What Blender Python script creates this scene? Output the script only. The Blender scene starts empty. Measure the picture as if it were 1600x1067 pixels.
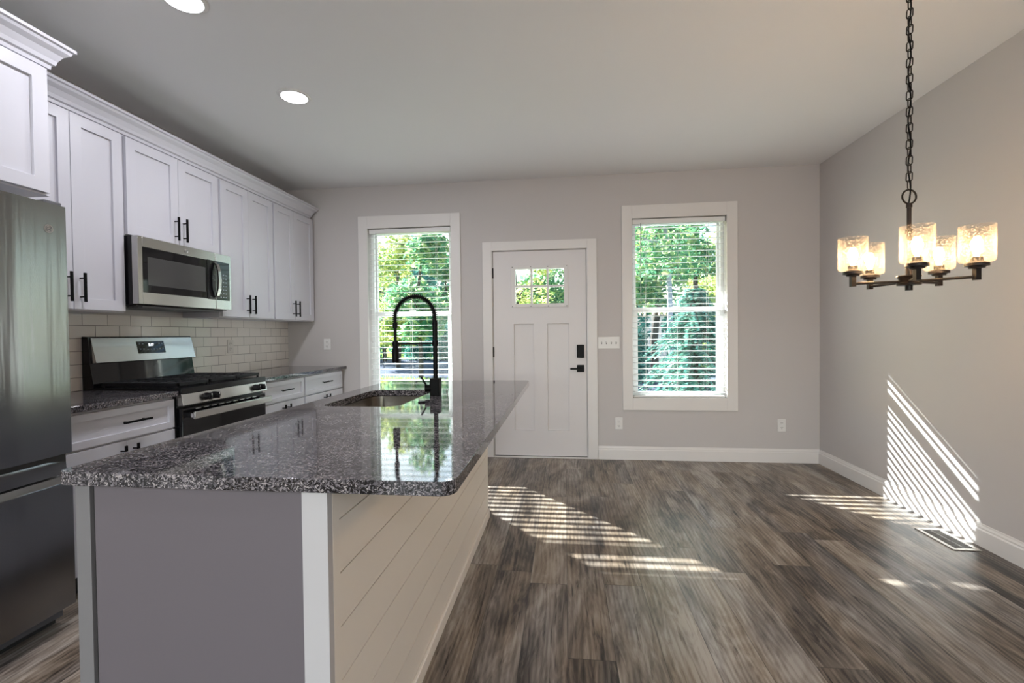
import bpy, bmesh, math, random
from mathutils import Vector, Matrix
random.seed(7)
S = bpy.context.scene
COL = S.collection
PI = math.pi
# ------------------------------------------------------------------ camera, sky, sun, exposure
D, XR, XL, H = 4.531, 2.328, -2.888, 2.743          # back wall, right wall, left wall, ceiling
YR = -4.2                                            # rear wall of the room, behind the camera
cam = bpy.data.cameras.new('camera'); camo = bpy.data.objects.new('camera', cam); COL.objects.link(camo)
cam.sensor_width = 36; cam.lens = 720.02/1600*36; cam.clip_start = .02; cam.clip_end = 300
F = Vector((-.11384138, .99335825, -.01671899)); R = Vector((.99345691, .11366565, -.01111277)); U = Vector((.00913859, .01787469, .99979847))
m = Matrix((R, U, -F)).transposed().to_4x4(); m.translation = (0, 0, 1.2258); camo.matrix_world = m
S.camera = camo
S.view_settings.view_transform = 'Standard'; S.view_settings.look = 'None'
S.view_settings.gamma = 1; S.view_settings.use_curve_mapping = False
S.view_settings.exposure = 1.25
EL = math.atan(.53)
SUN_DIR = Vector((-.677*math.cos(EL), .735*math.cos(EL), math.sin(EL)))   # towards the sun
w = bpy.data.worlds.new('sky'); S.world = w; w.use_nodes = True
nt = w.node_tree; bg = nt.nodes['Background']
sky = nt.nodes.new('ShaderNodeTexSky'); sky.sky_type = 'NISHITA'; sky.sun_disc = False
sky.sun_elevation = EL; sky.sun_rotation = math.atan2(SUN_DIR.x, SUN_DIR.y); sky.air_density = 1.2; sky.dust_density = 1.0
nt.links.new(sky.outputs[0], bg.inputs[0]); bg.inputs[1].default_value = .23
sl = bpy.data.lights.new('sun', 'SUN'); sl.energy = 18; sl.angle = .0093; sl.color = (1, .985, .965)
so = bpy.data.objects.new('sun', sl); COL.objects.link(so); so.rotation_euler = SUN_DIR.to_track_quat('Z', 'Y').to_euler(); so.location = (-8, 14, 12)
# added fill light, shone in through a made-up glazed opening behind the camera
rl = bpy.data.lights.new('rear_fill', 'AREA'); rl.shape = 'RECTANGLE'; rl.size = 3.6; rl.size_y = 2.05; rl.energy = 62; rl.color = (1, .95, .93)
ro = bpy.data.objects.new('rear_fill', rl); COL.objects.link(ro); ro.location = (-.2, YR-.25, 1.12); ro.rotation_euler = (PI/2, 0, 0)
DOWNLIGHT_W, BULB_L = 4.5, 105

# ------------------------------------------------------------------ helpers
class MB:
    def __init__(s): s.v = []; s.f = []
    def add(s, vs, fs):
        o = len(s.v); s.v += [tuple(v) for v in vs]; s.f += [tuple(i+o for i in f) for f in fs]; return s
    def box(s, x0, x1, y0, y1, z0, z1):
        return s.add([(x0,y0,z0),(x1,y0,z0),(x1,y1,z0),(x0,y1,z0),(x0,y0,z1),(x1,y0,z1),(x1,y1,z1),(x0,y1,z1)],
                     [(0,3,2,1),(4,5,6,7),(0,1,5,4),(1,2,6,5),(2,3,7,6),(3,0,4,7)])
    def tube(s, pts, r, seg=10, closed=False, caps=True):
        pts = [Vector(p) for p in pts]; n = len(pts)
        rs = r if isinstance(r, (list, tuple)) else [r]*n
        ref = None; vs = []; fs = []
        for i, p in enumerate(pts):
            a = pts[(i-1) % n] if (closed or i > 0) else p
            b = pts[(i+1) % n] if (closed or i < n-1) else p
            t = (b-a).normalized()
            if ref is None: ref = t.orthogonal().normalized()
            ref = (ref - t*ref.dot(t)); ref = ref.normalized() if ref.length > 1e-6 else t.orthogonal().normalized()
            q = t.cross(ref)
            for k in range(seg):
                a_ = 2*PI*(k+.5)/seg; vs.append(p + ref*math.cos(a_)*rs[i] + q*math.sin(a_)*rs[i])
        for i in range(n if closed else n-1):
            j = (i+1) % n
            for k in range(seg):
                l = (k+1) % seg; fs.append((i*seg+k, i*seg+l, j*seg+l, j*seg+k))
        if caps and not closed: fs += [tuple(range(seg))[::-1], tuple(range((n-1)*seg, n*seg))]
        return s.add(vs, fs)
    def cyl(s, p0, p1, r, r1=None, seg=20): return s.tube([p0, p1], [r, r if r1 is None else r1], seg)
    def lathe(s, prof, c=(0,0,0), seg=28, axis='z'):
        vs = []; fs = []; n = len(prof)
        for (r, h) in prof:
            for k in range(seg):
                a = 2*PI*k/seg; x, y = r*math.cos(a), r*math.sin(a)
                p = {'z': (x, y, h), 'x': (h, x, y), 'y': (y, h, x)}[axis]
                vs.append((c[0]+p[0], c[1]+p[1], c[2]+p[2]))
        for i in range(n-1):
            for k in range(seg):
                l = (k+1) % seg; fs.append((i*seg+k, i*seg+l, (i+1)*seg+l, (i+1)*seg+k))
        if prof[0][0] > 1e-5: fs.append(tuple(range(seg))[::-1])
        if prof[-1][0] > 1e-5: fs.append(tuple(range((n-1)*seg, n*seg)))
        return s.add(vs, fs)
    def prism(s, poly, axis, a, b):
        n = len(poly)
        mk = {'x': lambda p, t: (t, p[0], p[1]), 'y': lambda p, t: (p[0], t, p[1]), 'z': lambda p, t: (p[0], p[1], t)}[axis]
        vs = [mk(p, a) for p in poly] + [mk(p, b) for p in poly]
        fs = [tuple(range(n))[::-1], tuple(range(n, 2*n))] + [(i, (i+1) % n, n+(i+1) % n, n+i) for i in range(n)]
        return s.add(vs, fs)
    def build(s, name, mat, parent=None, bevel=0, smooth=True, ang=35, seg=2):
        me = bpy.data.meshes.new(name); me.from_pydata(s.v, [], s.f)
        bm = bmesh.new(); bm.from_mesh(me); bmesh.ops.recalc_face_normals(bm, faces=bm.faces); bm.to_mesh(me); bm.free()
        if smooth: me.shade_smooth(); me.set_sharp_from_angle(angle=math.radians(ang))
        me.materials.append(mat)
        o = bpy.data.objects.new(name, me); COL.objects.link(o)
        if parent:
            o.parent = parent; o.matrix_parent_inverse = Matrix.Translation(parent_world(parent)).inverted()
        if bevel:
            b = o.modifiers.new('bevel', 'BEVEL'); b.width = bevel; b.segments = seg; b.limit_method = 'ANGLE'; b.angle_limit = math.radians(40)
        return o
def parent_world(o):
    p = Vector(o.location) if o.parent is None else Vector(o.location) + Vector(o.matrix_parent_inverse.translation) + parent_world(o.parent)
    return p
def thing(name, label, cat, loc=(0,0,0), group=None):
    o = bpy.data.objects.new(name, None); COL.objects.link(o); o.location = loc; o.empty_display_size = .05
    o['label'] = label; o['category'] = cat
    if group: o['group'] = group
    return o
def tag(o, label, cat, group=None, kind=None):
    o['label'] = label; o['category'] = cat
    if group: o['group'] = group
    if kind: o['kind'] = kind
    return o
def struct(o, label=None, cat=None):
    o['kind'] = 'structure'
    if label: o['label'] = label; o['category'] = cat
    return o
def copy_tree(o, loc, label=None):
    r = o.copy(); COL.objects.link(r); r.location = loc
    if label: r['label'] = label
    def kids(a, b):
        for c in list(a.children):
            k = c.copy(); COL.objects.link(k); k.parent = b; kids(c, k)
    kids(o, r)
    return r
def wordmesh(name, text, size, mat, parent, mw, shear=0, depth=.0004):
    cu = bpy.data.curves.new(name, 'FONT'); cu.body = text; cu.size = size; cu.extrude = depth; cu.align_x = 'CENTER'; cu.align_y = 'CENTER'; cu.shear = shear
    t = bpy.data.objects.new(name, cu); COL.objects.link(t); bpy.context.view_layer.update()
    me = bpy.data.meshes.new_from_object(t.evaluated_get(bpy.context.evaluated_depsgraph_get()))
    bpy.data.objects.remove(t); me.name = name; me.materials.clear(); me.materials.append(mat); me.transform(mw)
    o = bpy.data.objects.new(name, me); COL.objects.link(o)
    if parent: o.parent = parent; o.matrix_parent_inverse = Matrix.Translation(parent_world(parent)).inverted()
    return o
def face_px(x, y, z, tilt=0):                          # text facing +x, reading along +y
    return Matrix.Translation((x, y, z)) @ Matrix(((0,0,1,0),(1,0,0,0),(0,1,0,0),(0,0,0,1))) @ Matrix.Rotation(tilt, 4, 'X')

def grid_plate(us, vs, dep, back, f):
    # plate cut into a grid: dep[i][j] = depth of the front face of a cell behind the plate's face (None = open hole); f(u, v, d) -> point
    q = MB(); nu, nv = len(us)-1, len(vs)-1
    def D_(i, j): return back if not (0 <= i < nu and 0 <= j < nv) or dep[i][j] is None else dep[i][j]
    for i in range(nu):
        for j in range(nv):
            a, b, c, d = us[i], us[i+1], vs[j], vs[j+1]
            if dep[i][j] is not None:
                t = dep[i][j]; q.add([f(a, c, t), f(b, c, t), f(b, d, t), f(a, d, t)], [(0, 1, 2, 3)]); q.add([f(a, c, back), f(b, c, back), f(b, d, back), f(a, d, back)], [(3, 2, 1, 0)])
    for i in range(nu+1):
        for j in range(nv):
            t0, t1 = D_(i-1, j), D_(i, j)
            if t0 != t1: u = us[i]; q.add([f(u, vs[j], t0), f(u, vs[j+1], t0), f(u, vs[j+1], t1), f(u, vs[j], t1)], [(0, 1, 2, 3)])
    for j in range(nv+1):
        for i in range(nu):
            t0, t1 = D_(i, j-1), D_(i, j)
            if t0 != t1: v = vs[j]; q.add([f(us[i], v, t0), f(us[i+1], v, t0), f(us[i+1], v, t1), f(us[i], v, t1)], [(0, 1, 2, 3)])
    bm = bmesh.new(); me = bpy.data.meshes.new('t'); me.from_pydata(q.v, [], q.f); bm.from_mesh(me); bmesh.ops.remove_doubles(bm, verts=bm.verts, dist=1e-5); bm.verts.index_update()
    r = MB().add([v.co[:] for v in bm.verts], [[v.index for v in fc.verts] for fc in bm.faces]); bm.free(); bpy.data.meshes.remove(me); return r
# ------------------------------------------------------------------ materials
def newmat(name):
    mt = bpy.data.materials.new(name); mt.use_nodes = True
    n = mt.node_tree; b = n.nodes['Principled BSDF']; return mt, n, b
def mat(name, c, rough=.5, metal=0, bump=0, bscale=60, coat=0, spec=.5, var=0, stretch=None, bdist=.002):
    mt, n, b = newmat(name)
    b.inputs['Base Color'].default_value = (*c, 1); b.inputs['Roughness'].default_value = rough; b.inputs['Metallic'].default_value = metal
    b.inputs['Coat Weight'].default_value = coat; b.inputs['Specular IOR Level'].default_value = spec
    tc = n.nodes.new('ShaderNodeTexCoord'); mp = n.nodes.new('ShaderNodeMapping'); n.links.new(tc.outputs['Object'], mp.inputs[0])
    if stretch: mp.inputs['Scale'].default_value = stretch
    ns = n.nodes.new('ShaderNodeTexNoise'); ns.inputs['Scale'].default_value = bscale; ns.inputs['Detail'].default_value = 4
    n.links.new(mp.outputs[0], ns.inputs['Vector'])
    if bump:
        bp = n.nodes.new('ShaderNodeBump'); bp.inputs['Strength'].default_value = bump; bp.inputs['Distance'].default_value = bdist
        n.links.new(ns.outputs[0], bp.inputs['Height']); n.links.new(bp.outputs[0], b.inputs['Normal'])
    if var:
        mx = n.nodes.new('ShaderNodeMix'); mx.data_type = 'RGBA'; mx.inputs[6].default_value = (*[x*(1-var) for x in c], 1); mx.inputs[7].default_value = (*[min(1, x*(1+var)) for x in c], 1)
        n.links.new(ns.outputs[0], mx.inputs[0]); n.links.new(mx.outputs[2], b.inputs['Base Color'])
    return mt
def emit(name, c, s):
    mt, n, b = newmat(name); b.inputs['Base Color'].default_value = (0,0,0,1)
    b.inputs['Emission Color'].default_value = (*c, 1); b.inputs['Emission Strength'].default_value = s; return mt
def ramp(n, stops, interp='LINEAR'):
    r = n.nodes.new('ShaderNodeValToRGB'); r.color_ramp.interpolation = interp; e = r.color_ramp.elements
    while len(e) < len(stops): e.new(.5)
    for x, (p, c) in zip(e, stops): x.position = p; x.color = (*c, 1)
    return r
def M(n, op, a, b=None, c=None):
    x = n.nodes.new('ShaderNodeMath'); x.operation = op
    for i, v in enumerate((a, b, c)):
        if v is None: continue
        if isinstance(v, (int, float)): x.inputs[i].default_value = v
        else: n.links.new(v, x.inputs[i])
    return x.outputs[0]

m_wall = mat('wall_paint', (.545, .517, .51), .6, bump=.05, bscale=250, var=.02)
m_ceil = mat('ceiling_paint', (.80, .80, .815), .8, bump=.05, bscale=200)
m_trim = mat('trim_paint', (.74, .715, .70), .38)
m_door = mat('door_paint', (.72, .69, .69), .42)
m_cab = mat('cabinet_paint', (.56, .558, .605), .36)
m_post_dim = mat('island_post_dimmed_white', (.50, .49, .50), .45)  # white trim paint darkened, imitating weaker light on the post's near face
m_gap_shade = mat('island_gap_shade', (.03, .028, .027), .6)  # island body near-black; colour stands in for shade in the end-panel gap
m_isle = mat('island_panel_grey', (.135, .120, .134), .5, bump=.03, bscale=150)
m_stile = mat('island_stile_grey', (.185, .18, .185), .5)
m_ship = mat('island_shiplap_paint', (.82, .765, .69), .45)
m_black = mat('black_metal', (.0035, .0035, .004), .38, spec=.10)
m_blackg = mat('black_gloss', (.004, .004, .005), .05, spec=.35)
m_blacke = mat('black_enamel', (.007, .007, .008), .22, spec=.3)
m_iron = mat('cast_iron', (.010, .010, .012), .5, spec=.3, bump=.3, bscale=300)
m_bronze = mat('dark_bronze', (.016, .012, .010), .36, metal=.45, spec=.35)
m_plast = mat('white_plastic', (.74, .73, .72), .3)
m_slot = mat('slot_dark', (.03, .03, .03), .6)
m_vinyl = mat('window_vinyl', (.78, .80, .80), .35)
m_slat = mat('blind_slat', (.80, .80, .79), .4)
m_cord = mat('blind_cord', (.75, .74, .72), .7)
m_steel = mat('brushed_steel', (.47, .46, .445), .27, metal=1, bump=.04, bscale=30, stretch=(1, 1.5, 60))
m_fsteel = mat('fridge_steel', (.265, .265, .268), .19, metal=1, bump=.28, bscale=1.6, stretch=(1, 4.0, .22), bdist=.012)
for mm in (m_fsteel, m_steel):
    b_ = mm.node_tree.nodes['Principled BSDF']; b_.inputs['Anisotropic'].default_value = .75; b_.inputs['Anisotropic Rotation'].default_value = .25; tg = mm.node_tree.nodes.new('ShaderNodeTangent'); tg.direction_type = 'RADIAL'; tg.axis = 'Z'; mm.node_tree.links.new(tg.outputs[0], b_.inputs['Tangent'])
m_sink = mat('sink_steel', (.52, .48, .43), .2, metal=1, bump=.03, bscale=30, stretch=(40, 1, 40))
m_chrome = mat('chrome', (.7, .7, .7), .12, metal=1)
m_grey = mat('grey_plastic', (.10, .10, .11), .45)
m_digit = emit('display_digits', (.85, .95, 1), 2.2)
m_icon = mat('panel_marks', (.30, .36, .40), .5)
m_bulb = emit('bulb_glow', (1, .70, .42), BULB_L)
m_led = emit('led_disc', (.93, .96, 1), 9)
m_vent = mat('vent_metal', (.50, .47, .43), .35, metal=.4)
m_ventslat = mat('vent_louver', (.10, .085, .07), .4, metal=.4)

def glass(name, tint, gl):
    mt, n, b = newmat(name); n.nodes.remove(b); out = n.nodes['Material Output']
    tr = n.nodes.new('ShaderNodeBsdfTransparent'); tr.inputs[0].default_value = (*tint, 1)
    gs = n.nodes.new('ShaderNodeBsdfGlossy'); gs.inputs['Roughness'].default_value = .02
    mx = n.nodes.new('ShaderNodeMixShader'); mx.inputs[0].default_value = gl
    n.links.new(tr.outputs[0], mx.inputs[1]); n.links.new(gs.outputs[0], mx.inputs[2]); n.links.new(mx.outputs[0], out.inputs[0]); return mt
m_glass = glass('window_glass', (.93, .97, .97), .04)
def bulbglass():
    mt = glass('bulb_glass', (1, .95, .85), .10); n = mt.node_tree; out = n.nodes['Material Output']; old = out.inputs[0].links[0].from_socket
    tl = n.nodes.new('ShaderNodeBsdfTranslucent'); tl.inputs[0].default_value = (1, .9, .75, 1); mx = n.nodes.new('ShaderNodeMixShader'); mx.inputs[0].default_value = .006
    n.links.new(old, mx.inputs[1]); n.links.new(tl.outputs[0], mx.inputs[2]); n.links.new(mx.outputs[0], out.inputs[0]); return mt
m_bulbglass = bulbglass()
def seeded():
    mt, n, b = newmat('seeded_glass'); n.nodes.remove(b); out = n.nodes['Material Output']
    tc = n.nodes.new('ShaderNodeTexCoord'); ns = n.nodes.new('ShaderNodeTexVoronoi'); ns.inputs['Scale'].default_value = 125
    n.links.new(tc.outputs['Object'], ns.inputs['Vector'])
    bp = n.nodes.new('ShaderNodeBump'); bp.inputs['Strength'].default_value = .8; bp.inputs['Distance'].default_value = .003
    n.links.new(ns.outputs['Distance'], bp.inputs['Height'])
    tr = n.nodes.new('ShaderNodeBsdfTransparent'); tr.inputs[0].default_value = (.97, .95, .92, 1)
    tl = n.nodes.new('ShaderNodeBsdfTranslucent'); tl.inputs[0].default_value = (.95, .88, .80, 1)
    df = n.nodes.new('ShaderNodeBsdfDiffuse'); df.inputs[0].default_value = (.95, .88, .80, 1)
    gs = n.nodes.new('ShaderNodeBsdfGlossy'); gs.inputs['Roughness'].default_value = .12
    for x in (tl, df, gs): n.links.new(bp.outputs[0], x.inputs['Normal'])
    a = n.nodes.new('ShaderNodeMixShader'); a.inputs[0].default_value = .5; n.links.new(tl.outputs[0], a.inputs[1]); n.links.new(df.outputs[0], a.inputs[2])
    b2 = n.nodes.new('ShaderNodeMixShader'); b2.inputs[0].default_value = .25; n.links.new(a.outputs[0], b2.inputs[1]); n.links.new(gs.outputs[0], b2.inputs[2])
    lw = n.nodes.new('ShaderNodeLayerWeight'); lw.inputs[0].default_value = .35
    f0 = M(n, 'MULTIPLY_ADD', lw.outputs['Facing'], .10, .006)
    seed = M(n, 'MULTIPLY_ADD', M(n, 'LESS_THAN', ns.outputs['Distance'], .34), .115, f0)
    c = n.nodes.new('ShaderNodeMixShader'); n.links.new(seed, c.inputs[0]); n.links.new(tr.outputs[0], c.inputs[1]); n.links.new(b2.outputs[0], c.inputs[2])
    n.links.new(c.outputs[0], out.inputs[0]); return mt
m_seed = seeded()

def granite():
    mt, n, b = newmat('speckled_granite'); tc = n.nodes.new('ShaderNodeTexCoord')
    ns = n.nodes.new('ShaderNodeTexNoise'); ns.inputs['Scale'].default_value = 60; n.links.new(tc.outputs['Object'], ns.inputs['Vector'])
    ad = n.nodes.new('ShaderNodeVectorMath'); ad.operation = 'MULTIPLY_ADD'; ad.inputs[1].default_value = (.02,)*3
    n.links.new(ns.outputs['Color'], ad.inputs[0]); n.links.new(tc.outputs['Object'], ad.inputs[2])
    v = n.nodes.new('ShaderNodeTexVoronoi'); v.inputs['Scale'].default_value = 300; n.links.new(ad.outputs[0], v.inputs['Vector'])
    sp = n.nodes.new('ShaderNodeSeparateColor'); n.links.new(v.outputs['Color'], sp.inputs[0])
    r = ramp(n, [(0, (.010,.010,.011)), (.37, (.042,.039,.043)), (.55, (.11,.102,.112)), (.76, (.215,.196,.210)), (.92, (.36,.33,.33))], 'CONSTANT')
    big = n.nodes.new('ShaderNodeTexNoise'); big.inputs['Scale'].default_value = 9; big.inputs['Detail'].default_value = 4; n.links.new(tc.outputs['Object'], big.inputs['Vector'])
    f = M(n, 'ADD', sp.outputs[0], M(n, 'MULTIPLY_ADD', big.outputs[0], .5, -.25)); n.links.new(f, r.inputs[0])
    n.links.new(r.outputs[0], b.inputs['Base Color']); b.inputs['Roughness'].default_value = .045; b.inputs['Specular IOR Level'].default_value = .62
    return mt
m_gran = granite()

def planks():
    mt, n, b = newmat('vinyl_plank_floor'); tc = n.nodes.new('ShaderNodeTexCoord'); sp = n.nodes.new('ShaderNodeSeparateXYZ'); n.links.new(tc.outputs['Object'], sp.inputs[0])
    W, L = .18, 1.22
    u = M(n, 'DIVIDE', sp.outputs[0], W); col = M(n, 'FLOOR', u)
    wn = n.nodes.new('ShaderNodeTexWhiteNoise'); wn.noise_dimensions = '1D'; n.links.new(col, wn.inputs['W'])
    v = M(n, 'ADD', M(n, 'DIVIDE', sp.outputs[1], L), wn.outputs['Value']); row = M(n, 'FLOOR', v)
    cb = n.nodes.new('ShaderNodeCombineXYZ'); n.links.new(col, cb.inputs[0]); n.links.new(row, cb.inputs[1])
    wid = n.nodes.new('ShaderNodeTexWhiteNoise'); wid.noise_dimensions = '2D'; n.links.new(cb.outputs[0], wid.inputs['Vector'])
    rid = wid.outputs['Value']
    def gcoord(sx, sy, k):
        c = n.nodes.new('ShaderNodeCombineXYZ')
        n.links.new(M(n, 'MULTIPLY_ADD', rid, k, M(n, 'MULTIPLY', sp.outputs[0], sx)), c.inputs[0]); n.links.new(M(n, 'MULTIPLY_ADD', rid, k*.7, M(n, 'MULTIPLY', sp.outputs[1], sy)), c.inputs[1]); return c.outputs[0]
    def noise(vec, scale, det, dist, rough=.6):
        x = n.nodes.new('ShaderNodeTexNoise'); x.inputs['Scale'].default_value = scale; x.inputs['Detail'].default_value = det; x.inputs['Distortion'].default_value = dist; x.inputs['Roughness'].default_value = rough
        n.links.new(vec, x.inputs['Vector']); return x.outputs[0]
    cloud = noise(gcoord(5, 1.1, 40), 1, 4, 1.8, .58)
    knot = noise(gcoord(17, 2.3, 55), 1, 5, 3.2, .60)
    grain = noise(gcoord(70, 3.5, 70), 1, 4, 2.0, .6)
    streak = noise(gcoord(22, 1.5, 90), 1, 5, 2.4, .62)
    tint = noise(gcoord(4, .8, 20), 1, 2, .5, .5)
    wv = n.nodes.new('ShaderNodeTexWave'); wv.bands_direction = 'X'; wv.inputs['Scale'].default_value = 1; wv.inputs['Distortion'].default_value = 11; wv.inputs['Detail'].default_value = 3; wv.inputs['Detail Scale'].default_value = .7
    n.links.new(gcoord(14, 2.0, 30), wv.inputs['Vector'])
    t = M(n, 'ADD', M(n, 'MULTIPLY', cloud, 1.0), M(n, 'MULTIPLY', knot, .55))
    t = M(n, 'ADD', t, M(n, 'MULTIPLY', grain, .17)); t = M(n, 'ADD', t, M(n, 'MULTIPLY', wv.outputs[0], .10)); t = M(n, 'ADD', t, M(n, 'MULTIPLY_ADD', rid, .22, -.50))
    t = M(n, 'SUBTRACT', t, M(n, 'MULTIPLY', M(n, 'MAXIMUM', M(n, 'SUBTRACT', streak, .58), 0), 2.0)); t = M(n, 'MULTIPLY_ADD', t, 1.4, -.17)
    r = ramp(n, [(.10, (.016,.011,.008)), (.30, (.066,.048,.035)), (.50, (.165,.124,.090)), (.70, (.265,.210,.160)), (.92, (.39,.33,.27))])
    r2 = ramp(n, [(.10, (.014,.013,.014)), (.30, (.058,.050,.047)), (.50, (.150,.132,.122)), (.70, (.255,.228,.210)), (.92, (.38,.35,.325))])
    n.links.new(t, r.inputs[0]); n.links.new(t, r2.inputs[0])
    hm = n.nodes.new('ShaderNodeMix'); hm.data_type = 'RGBA'; n.links.new(M(n, 'MULTIPLY_ADD', tint, 3.0, -1.25), hm.inputs[0]); n.links.new(r.outputs[0], hm.inputs[6]); n.links.new(r2.outputs[0], hm.inputs[7])
    fu = M(n, 'FRACT', u); fv = M(n, 'FRACT', v)
    su = M(n, 'LESS_THAN', M(n, 'MINIMUM', fu, M(n, 'SUBTRACT', 1, fu)), .008); sv = M(n, 'LESS_THAN', M(n, 'MINIMUM', fv, M(n, 'SUBTRACT', 1, fv)), .0014)
    seam = M(n, 'MAXIMUM', su, sv)
    mx = n.nodes.new('ShaderNodeMix'); mx.data_type = 'RGBA'; n.links.new(M(n, 'MULTIPLY', seam, .6), mx.inputs[0]); n.links.new(hm.outputs[2], mx.inputs[6]); mx.inputs[7].default_value = (.015,.012,.010,1)
    n.links.new(mx.outputs[2], b.inputs['Base Color'])
    n.links.new(M(n, 'MULTIPLY_ADD', grain, .16, .25), b.inputs['Roughness']); b.inputs['Specular IOR Level'].default_value = .38
    bp = n.nodes.new('ShaderNodeBump'); bp.inputs['Strength'].default_value = .22; bp.inputs['Distance'].default_value = .0015
    n.links.new(M(n, 'SUBTRACT', grain, M(n, 'MULTIPLY', seam, .8)), bp.inputs['Height']); n.links.new(bp.outputs[0], b.inputs['Normal'])
    return mt
m_floor = planks()

def tiles():
    mt, n, b = newmat('subway_tile'); tc = n.nodes.new('ShaderNodeTexCoord'); sp = n.nodes.new('ShaderNodeSeparateXYZ'); n.links.new(tc.outputs['Object'], sp.inputs[0])
    cb = n.nodes.new('ShaderNodeCombineXYZ'); n.links.new(M(n, 'ADD', sp.outputs[1], .03), cb.inputs[0]); n.links.new(M(n, 'SUBTRACT', sp.outputs[2], .914-.0782*2), cb.inputs[1])
    bk = n.nodes.new('ShaderNodeTexBrick'); bk.inputs['Scale'].default_value = 1; bk.inputs['Brick Width'].default_value = .1555; bk.inputs['Row Height'].default_value = .0782; bk.inputs['Mortar Size'].default_value = .0019; bk.inputs['Mortar Smooth'].default_value = .3
    bk.inputs['Color1'].default_value = (.80,.765,.725,1); bk.inputs['Color2'].default_value = (.73,.695,.655,1); bk.inputs['Mortar'].default_value = (.22,.205,.19,1)
    n.links.new(cb.outputs[0], bk.inputs['Vector']); n.links.new(bk.outputs['Color'], b.inputs['Base Color'])
    n.links.new(M(n, 'MULTIPLY_ADD', bk.outputs['Fac'], .5, .09), b.inputs['Roughness'])
    ns = n.nodes.new('ShaderNodeTexNoise'); ns.inputs['Scale'].default_value = 11; n.links.new(tc.outputs['Object'], ns.inputs['Vector'])
    bp = n.nodes.new('ShaderNodeBump'); bp.inputs['Strength'].default_value = .5; bp.inputs['Distance'].default_value = .004
    n.links.new(M(n, 'SUBTRACT', M(n, 'MULTIPLY', ns.outputs[0], .8), bk.outputs['Fac']), bp.inputs['Height']); n.links.new(bp.outputs[0], b.inputs['Normal'])
    return mt
m_tile = tiles()

def leafmat(name, stops, trans=.45):
    mt, n, b = newmat(name); n.nodes.remove(b); out = n.nodes['Material Output']
    g = n.nodes.new('ShaderNodeNewGeometry'); r = ramp(n, stops); n.links.new(g.outputs['Random Per Island'], r.inputs[0])
    df = n.nodes.new('ShaderNodeBsdfDiffuse'); tl = n.nodes.new('ShaderNodeBsdfTranslucent')
    n.links.new(r.outputs[0], df.inputs[0]); n.links.new(r.outputs[0], tl.inputs[0])
    mx = n.nodes.new('ShaderNodeMixShader'); mx.inputs[0].default_value = trans; n.links.new(df.outputs[0], mx.inputs[1]); n.links.new(tl.outputs[0], mx.inputs[2]); n.links.new(mx.outputs[0], out.inputs[0]); return mt
m_lyel = leafmat('leaf_yellow_green', [(0, (.14,.30,.10)), (.45, (.42,.52,.16)), (1, (.80,.74,.30))], .55)
m_lgrn = leafmat('leaf_green', [(0, (.06,.21,.12)), (.55, (.20,.42,.22)), (1, (.55,.60,.26))], .5)
m_ltea = leafmat('leaf_evergreen', [(0, (.03,.15,.14)), (.6, (.10,.34,.29)), (1, (.28,.52,.40))], .35)
m_lcon = leafmat('conifer_needles', [(0, (.05,.19,.17)), (.55, (.16,.42,.34)), (1, (.55,.74,.58))], .3)
m_grass = leafmat('grass_blade', [(0, (.14,.30,.06)), (1, (.50,.58,.16))], .4)
m_bark = mat('bark', (.07, .055, .045), .9, bump=.8, bscale=20, var=.5)
m_barkp = mat('pale_bark', (.32, .33, .38), .85, bump=.6, bscale=14, var=.45)
m_lawn = mat('lawn_ground', (.17, .25, .07), .95, bscale=2.5, var=.5, spec=0)
m_drive = mat('gravel_drive', (.105, .118, .155), .95, bscale=1.6, var=.6, spec=0)
m_wood = mat('porch_paint', (.52, .53, .52), .7)
m_fence = mat('pale_fence', (.78, .66, .62), .7)

# ------------------------------------------------------------------ room shell
T = .15
LW = (-1.990, -1.124); RW = (.645, 1.511); ZW = (.597, 2.312); DX = (-.716, .222); DZ = 2.052
struct(MB().box(XL-T, XR+T, YR-T, D+T, -.12, 0).build('floor', m_floor))
struct(MB().box(XL-T, XR+T, YR-T, D+T, H, H+.15).build('ceiling', m_ceil))
wb = MB()
y0, y1 = D, D+T
wb.box(XL-T, LW[0], y0, y1, 0, H).box(LW[0], LW[1], y0, y1, 0, ZW[0]).box(LW[0], LW[1], y0, y1, ZW[1], H)
wb.box(LW[1], DX[0], y0, y1, 0, H).box(DX[0], DX[1], y0, y1, DZ, H).box(DX[1], RW[0], y0, y1, 0, H)
wb.box(RW[0], RW[1], y0, y1, 0, ZW[0]).box(RW[0], RW[1], y0, y1, ZW[1], H).box(RW[1], XR+T, y0, y1, 0, H)
struct(wb.build('wall_back', m_wall))
struct(MB().box(XR, XR+T, YR-T, D+T, 0, H).build('wall_right', m_wall))
struct(MB().box(XL-T, XL, YR-T, D+T, 0, H).build('wall_left', m_wall))
wr = MB(); wr.box(XL-T, -2.05, YR-T, YR, 0, H).box(1.65, XR+T, YR-T, YR, 0, H).box(-2.05, 1.65, YR-T, YR, 2.1, H)
struct(wr.build('wall_rear', m_wall))
d2 = MB()
for a, b in ((-2.05, -1.98), (-.87, -.80), (.40, .47), (1.58, 1.65)): d2.box(a, b, YR-.10, YR-.04, 0, 2.1)
d2.box(-2.05, 1.65, YR-.099, YR-.041, 0, .08).box(-2.05, 1.65, YR-.099, YR-.041, 2.02, 2.099)
d2o = struct(d2.build('rear_fill_door', m_vinyl))  # unseen glazed door, added to admit the rear fill light
MB().box(-2.0, 1.6, YR-.075, YR-.068, .05, 2.05).build('pane', m_glass, d2o)

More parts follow.
